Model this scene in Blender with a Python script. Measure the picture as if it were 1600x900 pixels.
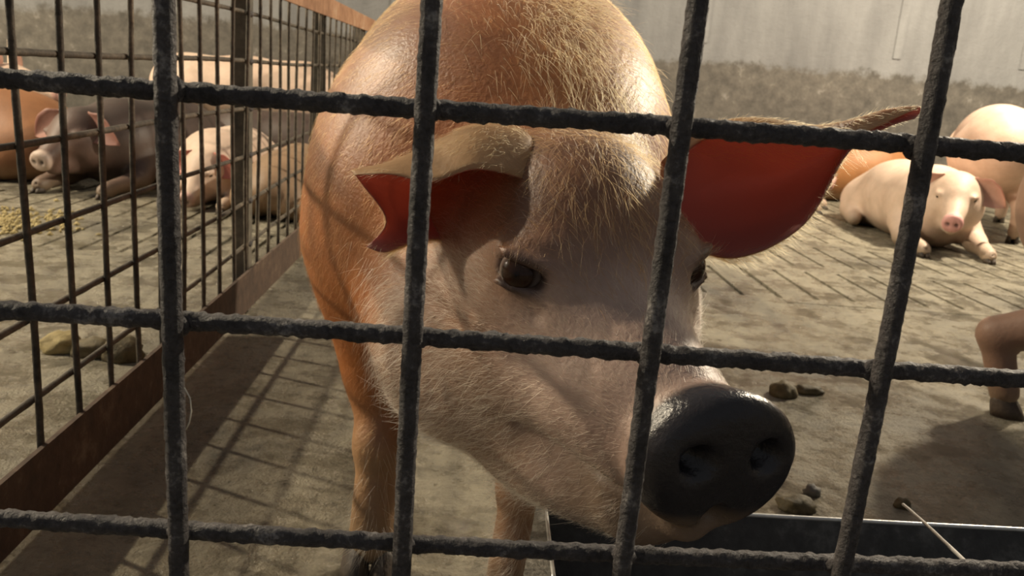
import bpy, bmesh, math, random
import numpy as np
from mathutils import Vector, Matrix, noise as mnoise

for _o in list(bpy.data.objects):
    bpy.data.objects.remove(_o, do_unlink=True)
SC = bpy.context.scene
COL = SC.collection
random.seed(7)
RNG = np.random.default_rng(7)

# ------------------------------------------------------------------ camera
# X runs along the front grid, Y into the pen, Z up, floor at z = 0
CAM = np.array([0.0, -0.3416, 0.56])
FPX = 1330.0
def _rodr(r):
    th = np.linalg.norm(r); k = r/th
    K = np.array([[0,-k[2],k[1]],[k[2],0,-k[0]],[-k[1],k[0],0]])
    return np.eye(3)+np.sin(th)*K+(1-np.cos(th))*K@K
RC = _rodr(np.array([.2457,-.0463,.0739])) @ np.array([[1,0,0],[0,0,-1],[0,1,0]], float)   # rows: right, down, forward
cam_data = bpy.data.cameras.new('camera')
cam = bpy.data.objects.new('camera', cam_data); COL.objects.link(cam)
cam_data.sensor_width = 36.0
cam_data.lens = FPX/1600*36
cam_data.clip_start = 0.02
cam_data.dof.use_dof = True
cam_data.dof.focus_distance = 0.52
cam_data.dof.aperture_fstop = 22
_m = Matrix(((RC[0][0], -RC[1][0], -RC[2][0], CAM[0]),
             (RC[0][1], -RC[1][1], -RC[2][1], CAM[1]),
             (RC[0][2], -RC[1][2], -RC[2][2], CAM[2]), (0,0,0,1)))
cam.matrix_world = _m
SC.camera = cam

def at(px, py, D):
    """world point that shows at photo pixel (px, py), at distance D along Y from the camera"""
    r = RC[2] + RC[0]*(px-800)/FPX + RC[1]*(py-450)/FPX
    return CAM + r*(D/r[1])
def atz(px, py, z):
    r = RC[2] + RC[0]*(px-800)/FPX + RC[1]*(py-450)/FPX
    return CAM + r*((z-CAM[2])/r[2])

# ------------------------------------------------------------------ light
SC.view_settings.view_transform = 'Standard'
SC.view_settings.look = 'None'
SC.view_settings.gamma = 1.0
SC.view_settings.use_curve_mapping = False
SC.view_settings.exposure = 0.22
W = bpy.data.worlds.new('world'); SC.world = W; W.use_nodes = True
W.node_tree.nodes['Background'].inputs[0].default_value = (0.90, 0.94, 1.0, 1)
W.node_tree.nodes['Background'].inputs[1].default_value = 0.155
def lamp(name, loc, power, color, size):
    d = bpy.data.lights.new(name, 'POINT'); d.energy = power; d.color = color; d.shadow_soft_size = size
    o = bpy.data.objects.new(name, d); COL.objects.link(o); o.location = loc
    return o
lamp('barn_lamp', (-4.2, 2.65, 3.9), 850, (1.0, 0.85, 0.62), 0.07)
lamp('barn_lamp.002', (-4.6, 1.75, 2.0), 420, (1.0, 0.85, 0.62), 0.05)
lamp('barn_lamp.001', (2.7, 3.0, 2.15), 470, (1.0, 0.86, 0.66), 0.06)

# ------------------------------------------------------------------ materials
def mat(name):
    m = bpy.data.materials.new(name); m.use_nodes = True
    nt = m.node_tree; b = nt.nodes['Principled BSDF']
    return m, nt, b
def N(nt, typ, **kw):
    n = nt.nodes.new(typ)
    for k, v in kw.items():
        if hasattr(n, k): setattr(n, k, v)
        else: n.inputs[k.replace('_', ' ')].default_value = v
    return n
def ramp(nt, fac, stops):
    r = nt.nodes.new('ShaderNodeValToRGB')
    while len(r.color_ramp.elements) < len(stops): r.color_ramp.elements.new(0.5)
    for e, (p, c) in zip(r.color_ramp.elements, stops):
        e.position = p; e.color = (*c, 1) if len(c) == 3 else c
    nt.links.new(fac, r.inputs['Fac'])
    return r
def noise_tex(nt, scale, detail=4, rough=0.6, coord='Object', stretch=None):
    tc = nt.nodes.new('ShaderNodeTexCoord')
    n = nt.nodes.new('ShaderNodeTexNoise')
    n.inputs['Scale'].default_value = scale; n.inputs['Detail'].default_value = detail; n.inputs['Roughness'].default_value = rough
    src = tc.outputs[coord]
    if coord == 'World':
        pass
    if stretch:
        mp = nt.nodes.new('ShaderNodeMapping'); mp.inputs['Scale'].default_value = stretch
        nt.links.new(src, mp.inputs['Vector']); src = mp.outputs['Vector']
    nt.links.new(src, n.inputs['Vector'])
    return n
def geo_noise(nt, scale, detail=4, rough=0.6, stretch=None):
    g = nt.nodes.new('ShaderNodeNewGeometry')
    n = nt.nodes.new('ShaderNodeTexNoise')
    n.inputs['Scale'].default_value = scale; n.inputs['Detail'].default_value = detail; n.inputs['Roughness'].default_value = rough
    src = g.outputs['Position']
    if stretch:
        mp = nt.nodes.new('ShaderNodeMapping'); mp.inputs['Scale'].default_value = stretch
        nt.links.new(src, mp.inputs['Vector']); src = mp.outputs['Vector']
    nt.links.new(src, n.inputs['Vector'])
    return n
def bump(nt, b, h, strength=0.4, dist=0.01):
    bn = nt.nodes.new('ShaderNodeBump'); bn.inputs['Strength'].default_value = strength; bn.inputs['Distance'].default_value = dist
    nt.links.new(h, bn.inputs['Height']); nt.links.new(bn.outputs['Normal'], b.inputs['Normal'])
    return bn
def mixc(nt, fac, a, b, mode='MIX'):
    m = nt.nodes.new('ShaderNodeMix'); m.data_type = 'RGBA'; m.blend_type = mode
    for sock, v in ((m.inputs[0], fac), (m.inputs[6], a), (m.inputs[7], b)):
        if hasattr(v, 'links'): nt.links.new(v, sock)
        elif isinstance(v, (int, float)): sock.default_value = v
        else: sock.default_value = (*v, 1)
    return m.outputs[2]

def rusty(name, dark, mid, light, rough=0.75, scale=90, metal=0.0, bstr=0.6):
    m, nt, b = mat(name)
    n = geo_noise(nt, scale, 5, 0.65); n2 = geo_noise(nt, scale*0.13, 3, 0.6)
    add = nt.nodes.new('ShaderNodeMath'); add.operation = 'MULTIPLY_ADD'; add.inputs[1].default_value = 0.6; add.inputs[2].default_value = -0.05
    nt.links.new(n2.outputs['Fac'], add.inputs[0])
    add2 = nt.nodes.new('ShaderNodeMath'); add2.operation = 'MULTIPLY_ADD'; add2.inputs[1].default_value = 0.5
    nt.links.new(n.outputs['Fac'], add2.inputs[0]); nt.links.new(add.outputs[0], add2.inputs[2])
    r = ramp(nt, add2.outputs[0], [(0.35, dark), (0.56, mid), (0.72, light)])
    nt.links.new(r.outputs['Color'], b.inputs['Base Color'])
    b.inputs['Roughness'].default_value = rough; b.inputs['Metallic'].default_value = metal
    bump(nt, b, n.outputs['Fac'], bstr, 0.003)
    return m
M = {}
M['bar'] = rusty('crusted_bar', (0.020,0.016,0.016), (0.078,0.068,0.066), (0.38,0.35,0.32), 0.55, 420, 0.0, 1.0)
M['wire'] = rusty('fence_wire', (0.03,0.025,0.018), (0.10,0.08,0.055), (0.24,0.20,0.14), 0.75, 120)
M['rail'] = rusty('rust_rail', (0.035,0.022,0.015), (0.09,0.055,0.035), (0.20,0.15,0.10), 0.85, 45)
M['toprail'] = rusty('top_rail', (0.16,0.07,0.03), (0.32,0.17,0.09), (0.42,0.30,0.2), 0.8, 40)
M['post'] = rusty('post', (0.05,0.045,0.035), (0.13,0.115,0.085), (0.24,0.21,0.16), 0.75, 50)
M['steel'] = rusty('trough_steel', (0.020,0.019,0.018), (0.05,0.048,0.045), (0.14,0.135,0.125), 0.5, 70, 0.25, 0.3)
M['flange'] = rusty('worn_steel', (0.07,0.065,0.055), (0.26,0.24,0.20), (0.6,0.57,0.50), 0.45, 240, 0.1, 0.9)
M['lip'] = rusty('trough_lip', (0.55,0.54,0.5), (0.7,0.69,0.66), (0.85,0.84,0.8), 0.35, 60, 0.5, 0.2)

# concrete floor
def concrete_floor():
    m, nt, b = mat('wet_concrete')
    n1 = geo_noise(nt, 3.2, 7, 0.68, (1.0, 0.55, 1)); n2 = geo_noise(nt, 38, 7, 0.75); n3 = geo_noise(nt, 190, 3, 0.65); n4 = geo_noise(nt, 9, 5, 0.7)
    r1 = ramp(nt, n1.outputs['Fac'], [(0.32, (0.12,0.11,0.088)), (0.45, (0.27,0.24,0.175)), (0.60, (0.37,0.33,0.24)), (0.78, (0.43,0.385,0.29))])
    r2 = ramp(nt, n2.outputs['Fac'], [(0.34, (0.30,0.30,0.29)), (0.52, (1,1,1))])
    r4 = ramp(nt, n4.outputs['Fac'], [(0.36, (0.55,0.55,0.54)), (0.52, (1,1,1))])
    c = mixc(nt, 0.7, r1.outputs['Color'], r2.outputs['Color'], 'MULTIPLY')
    c = mixc(nt, 0.8, c, r4.outputs['Color'], 'MULTIPLY')
    nt.links.new(c, b.inputs['Base Color'])
    rr = ramp(nt, n4.outputs['Fac'], [(0.40, (0.10,)*3), (0.60, (0.46,)*3)])
    nt.links.new(rr.outputs['Color'], b.inputs['Roughness'])
    ad = nt.nodes.new('ShaderNodeMath'); ad.operation = 'MULTIPLY_ADD'; ad.inputs[1].default_value = 0.45
    nt.links.new(n3.outputs['Fac'], ad.inputs[0]); nt.links.new(n2.outputs['Fac'], ad.inputs[2])
    bump(nt, b, ad.outputs[0], 0.9, 0.014)
    return m
M['floor'] = concrete_floor()
def wall_mat():
    m, nt, b = mat('stained_wall')
    g = nt.nodes.new('ShaderNodeNewGeometry'); sx = nt.nodes.new('ShaderNodeSeparateXYZ'); nt.links.new(g.outputs['Position'], sx.inputs[0])
    n1 = geo_noise(nt, 1.6, 6, 0.7); n2 = geo_noise(nt, 14, 5, 0.7); n3 = geo_noise(nt, 5, 4, .6, (1,1,.25))
    # height of the dirt line wanders a little
    h = nt.nodes.new('ShaderNodeMath'); h.operation = 'MULTIPLY_ADD'; h.inputs[1].default_value = 0.16
    nt.links.new(n1.outputs['Fac'], h.inputs[0]); nt.links.new(sx.outputs['Z'], h.inputs[2])
    h2 = nt.nodes.new('ShaderNodeMath'); h2.operation = 'MULTIPLY_ADD'; h2.inputs[1].default_value = 0.155
    nt.links.new(n2.outputs['Fac'], h2.inputs[0]); nt.links.new(h.outputs[0], h2.inputs[2])
    step = ramp(nt, h2.outputs[0], [(0.0, (0,0,0)), (0.02, (1,1,1))])
    mr = nt.nodes.new('ShaderNodeMapRange'); mr.inputs['From Min'].default_value = 0.875; mr.inputs['From Max'].default_value = 0.915
    nt.links.new(h2.outputs[0], mr.inputs['Value'])
    nt.nodes.remove(step)
    up = ramp(nt, n3.outputs['Fac'], [(0.3, (0.13,0.13,0.13)), (0.7, (0.215,0.217,0.215))])
    lo = ramp(nt, n2.outputs['Fac'], [(0.3, (0.06,0.055,0.047)), (0.62, (0.125,0.113,0.095)), (0.75, (0.25,0.235,0.21))])
    c = mixc(nt, mr.outputs[0], lo.outputs['Color'], up.outputs['Color'])
    nt.links.new(c, b.inputs['Base Color']); b.inputs['Roughness'].default_value = 0.85
    bump(nt, b, n2.outputs['Fac'], 0.4, 0.02)
    return m
M['wall'] = wall_mat()
def plain(name, col, rough=0.6, **kw):
    m, nt, b = mat(name)
    b.inputs['Base Color'].default_value = (*col, 1); b.inputs['Roughness'].default_value = rough
    for k, v in kw.items(): b.inputs[k.replace('_', ' ')].default_value = v
    return m
M['pit'] = plain('pit_dark', (0.012,0.011,0.009), 0.6)

# ------------------------------------------------------------------ object helpers
def link(name, me, material=None, parent=None):
    o = bpy.data.objects.new(name, me); COL.objects.link(o)
    if material is not None and hasattr(me, 'materials') and not me.materials: me.materials.append(material)
    if parent is not None: o.parent = parent
    return o
def tag(o, label=None, cat=None, group=None, kind=None):
    if label: o['label'] = label
    if cat: o['category'] = cat
    if group: o['group'] = group
    if kind: o['kind'] = kind
    return o
def empty(name, loc=(0,0,0), rz=0.0):
    o = bpy.data.objects.new(name, None); COL.objects.link(o); o.location = loc; o.rotation_euler = (0,0,rz); o.empty_display_size = 0.1
    return o
def pydata(name, v, f, smooth=True):
    me = bpy.data.meshes.new(name); me.from_pydata([tuple(map(float, p)) for p in v], [], [tuple(map(int, q)) for q in f]); me.update()
    if smooth: me.polygons.foreach_set('use_smooth', [True]*len(me.polygons))
    return me
def box(name, lo, hi, material, parent=None, bev=0.0):
    bm = bmesh.new(); bmesh.ops.create_cube(bm, size=1.0)
    lo = np.array(lo, float); hi = np.array(hi, float)
    for v in bm.verts:
        v.co = Vector(((lo+hi)/2 + np.array(v.co)*(hi-lo)).tolist())
    if bev: bmesh.ops.bevel(bm, geom=bm.edges[:], offset=bev, segments=2, affect='EDGES')
    me = bpy.data.meshes.new(name); bm.to_mesh(me); bm.free()
    return link(name, me, material, parent)
def tube_mesh(name, pts, rad, seg=10, rough=0.0, scale=60.0, seed=0, flat=1.0):
    """rough round bar along pts (list of 3-vectors), radius rad (scalar or list), crusted by noise"""
    pts = np.array(pts, float); n = len(pts)
    rad = np.full(n, rad) if np.isscalar(rad) else np.array(rad, float)
    V = []; F = []
    tan = np.gradient(pts, axis=0); tan /= np.linalg.norm(tan, axis=1)[:, None]
    ref = np.array([0,0,1.0]) if abs(tan[0][2]) < 0.8 else np.array([1.0,0,0])
    for i in range(n):
        a = np.cross(tan[i], ref); a /= np.linalg.norm(a); b = np.cross(tan[i], a)
        for k in range(seg):
            t = 2*math.pi*k/seg
            d = a*math.cos(t) + b*math.sin(t)*flat
            r = rad[i]
            if rough:
                q = pts[i] + d*r
                r *= 1 + rough*(mnoise.noise(Vector(q*scale) + Vector((seed*7.1, 0, 0))) + 0.6*mnoise.noise(Vector(q*scale*2.7) + Vector((0, seed*3.3, 0))))
            V.append(pts[i] + d*r)
    for i in range(n-1):
        for k in range(seg):
            k2 = (k+1) % seg
            F.append((i*seg+k, i*seg+k2, (i+1)*seg+k2, (i+1)*seg+k))
    F.append(tuple(range(seg-1, -1, -1))); F.append(tuple((n-1)*seg+k for k in range(seg)))
    return pydata(name, V, F)
def line(a, b, n):
    a = np.array(a, float); b = np.array(b, float)
    return [a + (b-a)*t for t in np.linspace(0, 1, n)]

# ------------------------------------------------------------------ signed-distance modelling
def ell(p, c, r, R=None):
    q = p - np.asarray(c, float)
    if R is not None: q = q @ R
    r = np.asarray(r, float)
    k0 = np.sqrt(((q/r)**2).sum(1)) + 1e-9; k1 = np.sqrt(((q/(r*r))**2).sum(1)) + 1e-9
    return k0*(k0-1)/k1
def cone(p, a, b, ra, rb, sq=None):
    a = np.asarray(a, float); b = np.asarray(b, float); d = b-a
    t = np.clip(((p-a) @ d)/(d @ d), 0, 1)
    q = p - a - t[:, None]*d
    if sq is not None: q = q*np.asarray(sq)
    return np.sqrt((q*q).sum(1)) - (ra + (rb-ra)*t)
def smin(a, b, k):
    h = np.clip(0.5 + 0.5*(b-a)/k, 0, 1)
    return b + (a-b)*h - k*h*(1-h)
def smax(a, b, k): return -smin(-a, -b, k)
def rotm(yaw, pitch, roll):
    """columns = local x (lateral), y (forward), z (up) in parent axes; yaw about z, pitch lifts +y, roll about y"""
    return np.array(Matrix.Rotation(yaw, 3, 'Z') @ Matrix.Rotation(pitch, 3, 'X') @ Matrix.Rotation(roll, 3, 'Y'))

def surface(fn, lo, hi, h, coarse=4, band=0.024):
    lo = np.array(lo, float); hi = np.array(hi, float)
    n = (np.ceil((hi-lo)/h/coarse).astype(int)*coarse)
    cn = n//coarse + 1
    ax = [lo[i] + np.arange(cn[i])*h*coarse for i in range(3)]
    G = np.stack(np.meshgrid(*ax, indexing='ij'), -1).reshape(-1, 3)
    dc = fn(G).reshape(cn)
    near = np.abs(dc) < max(band, h*coarse*1.25)
    cell = np.zeros(tuple(cn-1), bool)
    for i in (0,1):
        for j in (0,1):
            for k in (0,1):
                cell |= near[i:cn[0]-1+i, j:cn[1]-1+j, k:cn[2]-1+k]
    val = np.repeat(np.repeat(np.repeat(dc[:-1,:-1,:-1], coarse, 0), coarse, 1), coarse, 2).astype(np.float32)
    val = np.pad(val, ((0,1),)*3, constant_values=1.0)
    msk = np.pad(np.repeat(np.repeat(np.repeat(cell, coarse, 0), coarse, 1), coarse, 2), ((0,1),)*3)
    msk[1:] |= msk[:-1].copy(); msk[:,1:] |= msk[:,:-1].copy(); msk[:,:,1:] |= msk[:,:,:-1].copy()
    idx = np.argwhere(msk)
    out = np.empty(len(idx), np.float32)
    for s in range(0, len(idx), 400000):
        out[s:s+400000] = fn(lo + idx[s:s+400000]*h)
    val[msk] = out
    neg = val < 0
    cnt = sum(neg[i:n[0]+i, j:n[1]+j, k:n[2]+k].astype(np.int8) for i in (0,1) for j in (0,1) for k in (0,1))
    act = np.argwhere((cnt > 0) & (cnt < 8))
    vid = -np.ones(tuple(n), np.int32); vid[act[:,0], act[:,1], act[:,2]] = np.arange(len(act))
    acc = np.zeros((len(act), 3)); w = np.zeros(len(act))
    corners = [(i,j,k) for i in (0,1) for j in (0,1) for k in (0,1)]
    cv = {c: val[act[:,0]+c[0], act[:,1]+c[1], act[:,2]+c[2]] for c in corners}
    for a in corners:
        for d in range(3):
            if a[d] == 0:
                b = list(a); b[d] = 1; b = tuple(b)
                m = (cv[a] < 0) != (cv[b] < 0)
                t = np.where(m, cv[a]/(cv[a]-cv[b]+1e-12), 0)
                pt = np.array(a, float)[None].repeat(len(act), 0); pt[:, d] += t
                acc[m] += pt[m]; w[m] += 1
    V = lo + (act + acc/np.maximum(w, 1)[:, None])*h
    F = []
    for d in range(3):
        u, v = (d+1) % 3, (d+2) % 3
        sl0 = [slice(None)]*3; sl1 = [slice(None)]*3
        sl0[d] = slice(0, n[d]); sl1[d] = slice(1, n[d]+1)
        A = neg[tuple(sl0)]; B = neg[tuple(sl1)]
        e = np.argwhere(A != B)
        ok = (e[:,u] > 0) & (e[:,v] > 0) & (e[:,u] < n[u]) & (e[:,v] < n[v]) & (e[:,d] < n[d]); e = e[ok]
        fl = A[e[:,0], e[:,1], e[:,2]]
        def g(du, dv):
            q = e.copy(); q[:,u] -= du; q[:,v] -= dv
            return vid[q[:,0], q[:,1], q[:,2]]
        q = np.stack([g(1,1), g(0,1), g(0,0), g(1,0)], 1)
        q[~fl] = q[~fl][:, ::-1]
        F.append(q)
    F = np.concatenate(F); F = F[(F >= 0).all(1)]
    # pull the vertices onto the surface
    e = h*0.5; f0 = fn(V)
    g = np.stack([fn(V+np.eye(3)[i]*e)-f0 for i in range(3)], 1)/e
    stp = g*(f0/((g*g).sum(1) + 1e-6))[:, None]
    l = np.linalg.norm(stp, axis=1); stp *= np.minimum(1, 0.5*h/np.maximum(l, 1e-9))[:, None]
    V = V - stp
    return V, F

# ------------------------------------------------------------------ the hero pig
HE = np.array([0.0945, 0.325, 0.408])                 # point midway between the eyes
HR = rotm(math.pi + math.radians(15.5), math.radians(-13.0), math.radians(2.0))
# local x must point to the viewer's right: flip lateral axis
HR = HR * np.array([-1, 1, 1])[None, :]
def hl(x, y, z): return HE + HR @ np.array([x, y, z], float)
EYE = np.array([0.054, 0.018, 0.022])
EYN = np.array([0.54, 0.82, 0.16]); EYN /= np.linalg.norm(EYN)
EYT = np.cross(EYN, [0, 0, 1.0]); EYT /= np.linalg.norm(EYT); EYU = np.cross(EYT, EYN)
EYT, EYU = (EYT*math.cos(0.12)+EYU*math.sin(0.12)), (EYU*math.cos(0.12)-EYT*math.sin(0.12))
EYR = np.stack([EYT, EYN, EYU], 1)

def bend(L):
    t = np.clip((L[:, 1]-0.02)/0.17, 0, 1.3)
    return np.stack([L[:, 0]-0.0355*t*t, L[:, 1], L[:, 2]], 1)
def hero_fn(p, eyes=True):
    L = bend((p - HE) @ HR)                          # head-local coordinates, snout swung sideways
    A = np.abs(L[:, 0]); S = np.stack([A, L[:, 1], L[:, 2]], 1)
    # trunk
    d = ell(p, (0.022, 0.62, 0.425), (0.205, 0.22, 0.225))
    d = smin(d, ell(p, (0.045, 0.98, 0.445), (0.230, 0.42, 0.260)), 0.10)
    d = smin(d, ell(p, (0.030, 0.86, 0.50), (0.190, 0.25, 0.180)), 0.08)
    d = smin(d, ell(p, (0.06, 1.38, 0.43), (0.195, 0.25, 0.23)), 0.10)
    d = smin(d, cone(p, (0.04, 0.72, 0.52), (0.075, 0.50, 0.475), 0.13, 0.085), 0.08)   # crest of the neck
    d = smin(d, cone(p, (0.03, 0.60, 0.38), (0.09, 0.42, 0.36), 0.15, 0.115), 0.06)     # throat
    # front legs
    for (a, b, c, e) in (((-0.085, 0.60, 0.36), (-0.080, 0.580, 0.235), (-0.082, 0.545, 0.15), (-0.084, 0.520, 0.045)),
                         ((0.13, 0.55, 0.34), (0.095, 0.50, 0.225), (0.077, 0.465, 0.15), (0.069, 0.450, 0.045))):
        l = cone(p, a, b, 0.085, 0.050)
        l = smin(l, cone(p, b, c, 0.046, 0.027), 0.03)
        l = smin(l, ell(p, c, (0.029, 0.031, 0.034)), 0.015)
        l = smin(l, cone(p, c, e, 0.025, 0.027), 0.012)
        d = smin(d, l, 0.05)
    # hind legs
    for s in (-1, 1):
        x = 0.06 + s*0.11
        l = cone(p, (x, 1.40, 0.38), (x+s*0.01, 1.36, 0.24), 0.13, 0.07)
        l = smin(l, cone(p, (x+s*0.01, 1.36, 0.24), (x, 1.47, 0.17), 0.06, 0.034), 0.03)
        l = smin(l, cone(p, (x, 1.47, 0.17), (x, 1.44, 0.045), 0.03, 0.028), 0.015)
        d = smin(d, l, 0.06)
    # head
    h = ell(L, (0, -0.055, 0.005), (0.090, 0.12, 0.090))
    h = smin(h, ell(L, (0, 0.0, 0.005), (0.082, 0.075, 0.060)), 0.03)
    h = smin(h, ell(L, (0, -0.028, 0.050), (0.060, 0.060, 0.052)), 0.03)
    h = smin(h, cone(L, (0, 0.02, -0.015), (0, 0.150, -0.040), 0.064, 0.042), 0.03)
    h = smin(h, cone(S, (0.036, 0.01, -0.055), (0.018, 0.140, -0.062), 0.052, 0.030), 0.03)
    h = smin(h, ell(S, (0.052, -0.050, -0.078), (0.056, 0.095, 0.092)), 0.045)
    h = smin(h, ell(S, (0.072, -0.110, -0.105), (0.070, 0.085, 0.085)), 0.05)
    h = smin(h, ell(L, (-0.060, -0.085, -0.120), (0.080, 0.080, 0.075)), 0.05)
    h = smin(h, cone(L, (0, 0.00, -0.146), (0, 0.126, -0.122), 0.074, 0.036), 0.03)
    h = smin(h, ell(S, (0.052, 0.026, 0.038), (0.024, 0.028, 0.016)), 0.03)       # brow
    # rooting disc
    disc = ell(L, (0.002, 0.180, -0.047), (0.0550, 0.030, 0.0545))
    disc = smax(disc, (L[:, 1] - 0.197 + 0.05*(L[:, 2]+0.045)), 0.010)
    h = smin(h, disc, 0.014)
    h = smin(h, cone(L, (0, 0.138, -0.116), (0, 0.170, -0.107), 0.030, 0.016), 0.014)   # lower lip
    # nostrils, mouth line, eye sockets
    ns = ell(S, (0.0250, 0.199, -0.035), (0.0120, 0.020, 0.0125))
    h = smax(h, -ns, 0.006)
    nw = np.sqrt((A*1.0)**2 + (L[:, 1]-0.198)**2*0.6 + ((L[:, 2]+0.085)*0.9)**2) - 0.010
    h = smax(h, -nw, 0.010)
    mo = cone(S, (0.020, 0.165, -0.088), (0.062, 0.055, -0.100), 0.004, 0.003)
    h = smax(h, -mo, 0.008)
    d = smin(d, h, 0.045)
    if not eyes: return d
    # eye sockets with heavy lids
    d = smax(d, -ell(S, EYE, (0.0190, 0.0150, 0.0105), EYR), 0.006)
    d = smin(d, ell(S, EYE + EYU*0.0125 - EYN*0.0015, (0.0225, 0.0068, 0.0042), EYR), 0.006)
    d = smin(d, ell(S, EYE - EYU*0.0112 - EYN*0.0035, (0.0190, 0.0058, 0.0034), EYR), 0.006)
    # folds under the eye
    fold = cone(S, EYE - EYU*0.024 - EYT*0.020 + EYN*0.003, EYE - EYU*0.026 + EYT*0.016 + EYN*0.003, 0.002, 0.002); d = smax(d, -fold, 0.009)
    fold = cone(S, EYE + EYU*0.022 - EYT*0.020 + EYN*0.002, EYE + EYU*0.024 + EYT*0.014 + EYN*0.002, 0.0015, 0.0015); d = smax(d, -fold, 0.008)
    return d
# slide the eye onto the surface of the head (mean of both sides)
_t = []
for _s in (-1, 1):
    lo, hi = -0.05, 0.05
    for _ in range(24):
        mid = (lo+hi)/2; q = EYE + EYN*mid; q = np.array([q[0]*_s, q[1], q[2]])
        if hero_fn((HE + HR @ q)[None], False)[0] < 0: lo = mid
        else: hi = mid
    _t.append(lo)
EYE = EYE + EYN*(sum(_t)/2)

def sheet(name_unused, rows, center, nu=34, nv=26, t0=0.006, t1=0.0022):
    """thick curved leaf through a grid of control points; returns V, F, side flag (+1 back shell), u, v"""
    P = np.array([[at(*q) for q in r] for r in rows])            # (ru, rv, 3)
    root = P[0] + (np.array(center) - P[0])*0.30
    P = np.concatenate([root[None], P], 0)
    def cr(P, t):                                                 # catmull-rom along axis 0
        n = len(P); x = np.clip(t*(n-1), 0, n-1-1e-6); i = x.astype(int); f = (x-i).reshape((-1,)+(1,)*(P.ndim-1))
        g = lambda k: P[np.clip(k, 0, n-1)]
        p0, p1, p2, p3 = g(i-1), g(i), g(i+1), g(i+2)
        return 0.5*((2*p1) + (-p0+p2)*f + (2*p0-5*p1+4*p2-p3)*f*f + (-p0+3*p1-3*p2+p3)*f**3)
    U = np.linspace(0, 1, nu); Vv = np.linspace(0, 1, nv)
    S = cr(P, U); S = np.swapaxes(cr(np.swapaxes(S, 0, 1), Vv), 0, 1)
    du = np.gradient(S, axis=0); dv = np.gradient(S, axis=1)
    n = np.cross(du, dv); n /= np.linalg.norm(n, axis=2)[..., None] + 1e-9
    w = np.minimum(1, 6*np.minimum(Vv, 1-Vv))[None, :]*np.minimum(1, 7*(1-U))[:, None]
    th = (t0 + (t1-t0)*U)[:, None]*(0.35+0.65*np.sqrt(w))
    a = S + n*th[..., None]/2; b = S - n*th[..., None]/2
    V = np.concatenate([a.reshape(-1, 3), b.reshape(-1, 3)]); o = nu*nv
    F = []
    for i in range(nu-1):
        for j in range(nv-1):
            q = (i*nv+j, (i+1)*nv+j, (i+1)*nv+j+1, i*nv+j+1)
            F.append(q); F.append(tuple(o+k for k in q[::-1]))
    for i in range(nu-1):
        for j in (0, nv-1):
            q = (i*nv+j, (i+1)*nv+j, o+(i+1)*nv+j, o+i*nv+j)
            F.append(q[::-1] if j == 0 else q)
    for j in range(nv-1):
        for i in (0, nu-1):
            q = (i*nv+j, i*nv+j+1, o+i*nv+j+1, o+i*nv+j)
            F.append(q if i == 0 else q[::-1])
    uu = np.tile(np.repeat(U, nv), 2); vv = np.tile(np.tile(Vv, nu), 2)
    side = np.r_[np.ones(o), -np.ones(o)]
    return V, np.array(F), side, uu, vv

EAR_R = [[(1092,222,.755),(1082,214,.775),(1078,300,.785),(1082,355,.765),(1100,396,.735)],
         [(1142,213,.715),(1142,193,.74),(1150,275,.79),(1155,350,.765),(1145,403,.715)],
         [(1207,215,.70),(1207,191,.73),(1215,270,.78),(1218,335,.75),(1207,384,.705)],
         [(1275,225,.70),(1275,199,.73),(1282,240,.76),(1284,288,.745),(1268,337,.71)],
         [(1338,212,.735),(1338,187,.75),(1336,205,.757),(1332,220,.752),(1322,242,.737)],
         [(1388,190,.76),(1388,172,.77),(1388,182,.775),(1386,190,.772),(1384,200,.765)],
         [(1432,170,.775),(1437,166,.78),(1438,171,.78),(1436,178,.78),(1430,185,.775)]]
EAR_L = [[(824,283,.650),(822,212,.695),(790,240,.80),(780,310,.80),(785,350,.75)],
         [(745,264,.635),(748,196,.695),(725,250,.775),(715,320,.765),(715,372,.71)],
         [(675,283,.63),(665,232,.685),(650,275,.73),(648,330,.725),(652,378,.685)],
         [(608,272,.635),(603,257,.665),(600,290,.69),(608,340,.69),(604,394,.665)],
         [(554,274,.645),(549,267,.655),(566,288,.665),(604,345,.672),(572,386,.668)]]

def hero_skin():
    m, nt, b = mat('ginger_pig_skin')
    at_ = nt.nodes.new('ShaderNodeAttribute'); at_.attribute_name = 'Col'
    n1 = geo_noise(nt, 18, 5, 0.65); n2 = geo_noise(nt, 220, 4, 0.6, None)
    r1 = ramp(nt, n1.outputs['Fac'], [(0.3, (0.72,0.68,0.66)), (0.65, (1.12,1.10,1.08))])
    c = mixc(nt, 1.0, at_.outputs['Color'], r1.outputs['Color'], 'MULTIPLY')
    nt.links.new(c, b.inputs['Base Color'])
    ra = nt.nodes.new('ShaderNodeAttribute'); ra.attribute_name = 'Rough'
    nt.links.new(ra.outputs['Fac'], b.inputs['Roughness'])
    b.inputs['Subsurface Weight'].default_value = 0.12
    b.inputs['Subsurface Radius'].default_value = (0.010, 0.004, 0.002)
    b.inputs['Subsurface Scale'].default_value = 1.0
    bump(nt, b, n2.outputs['Fac'], 0.45, 0.002)
    return m
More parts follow.
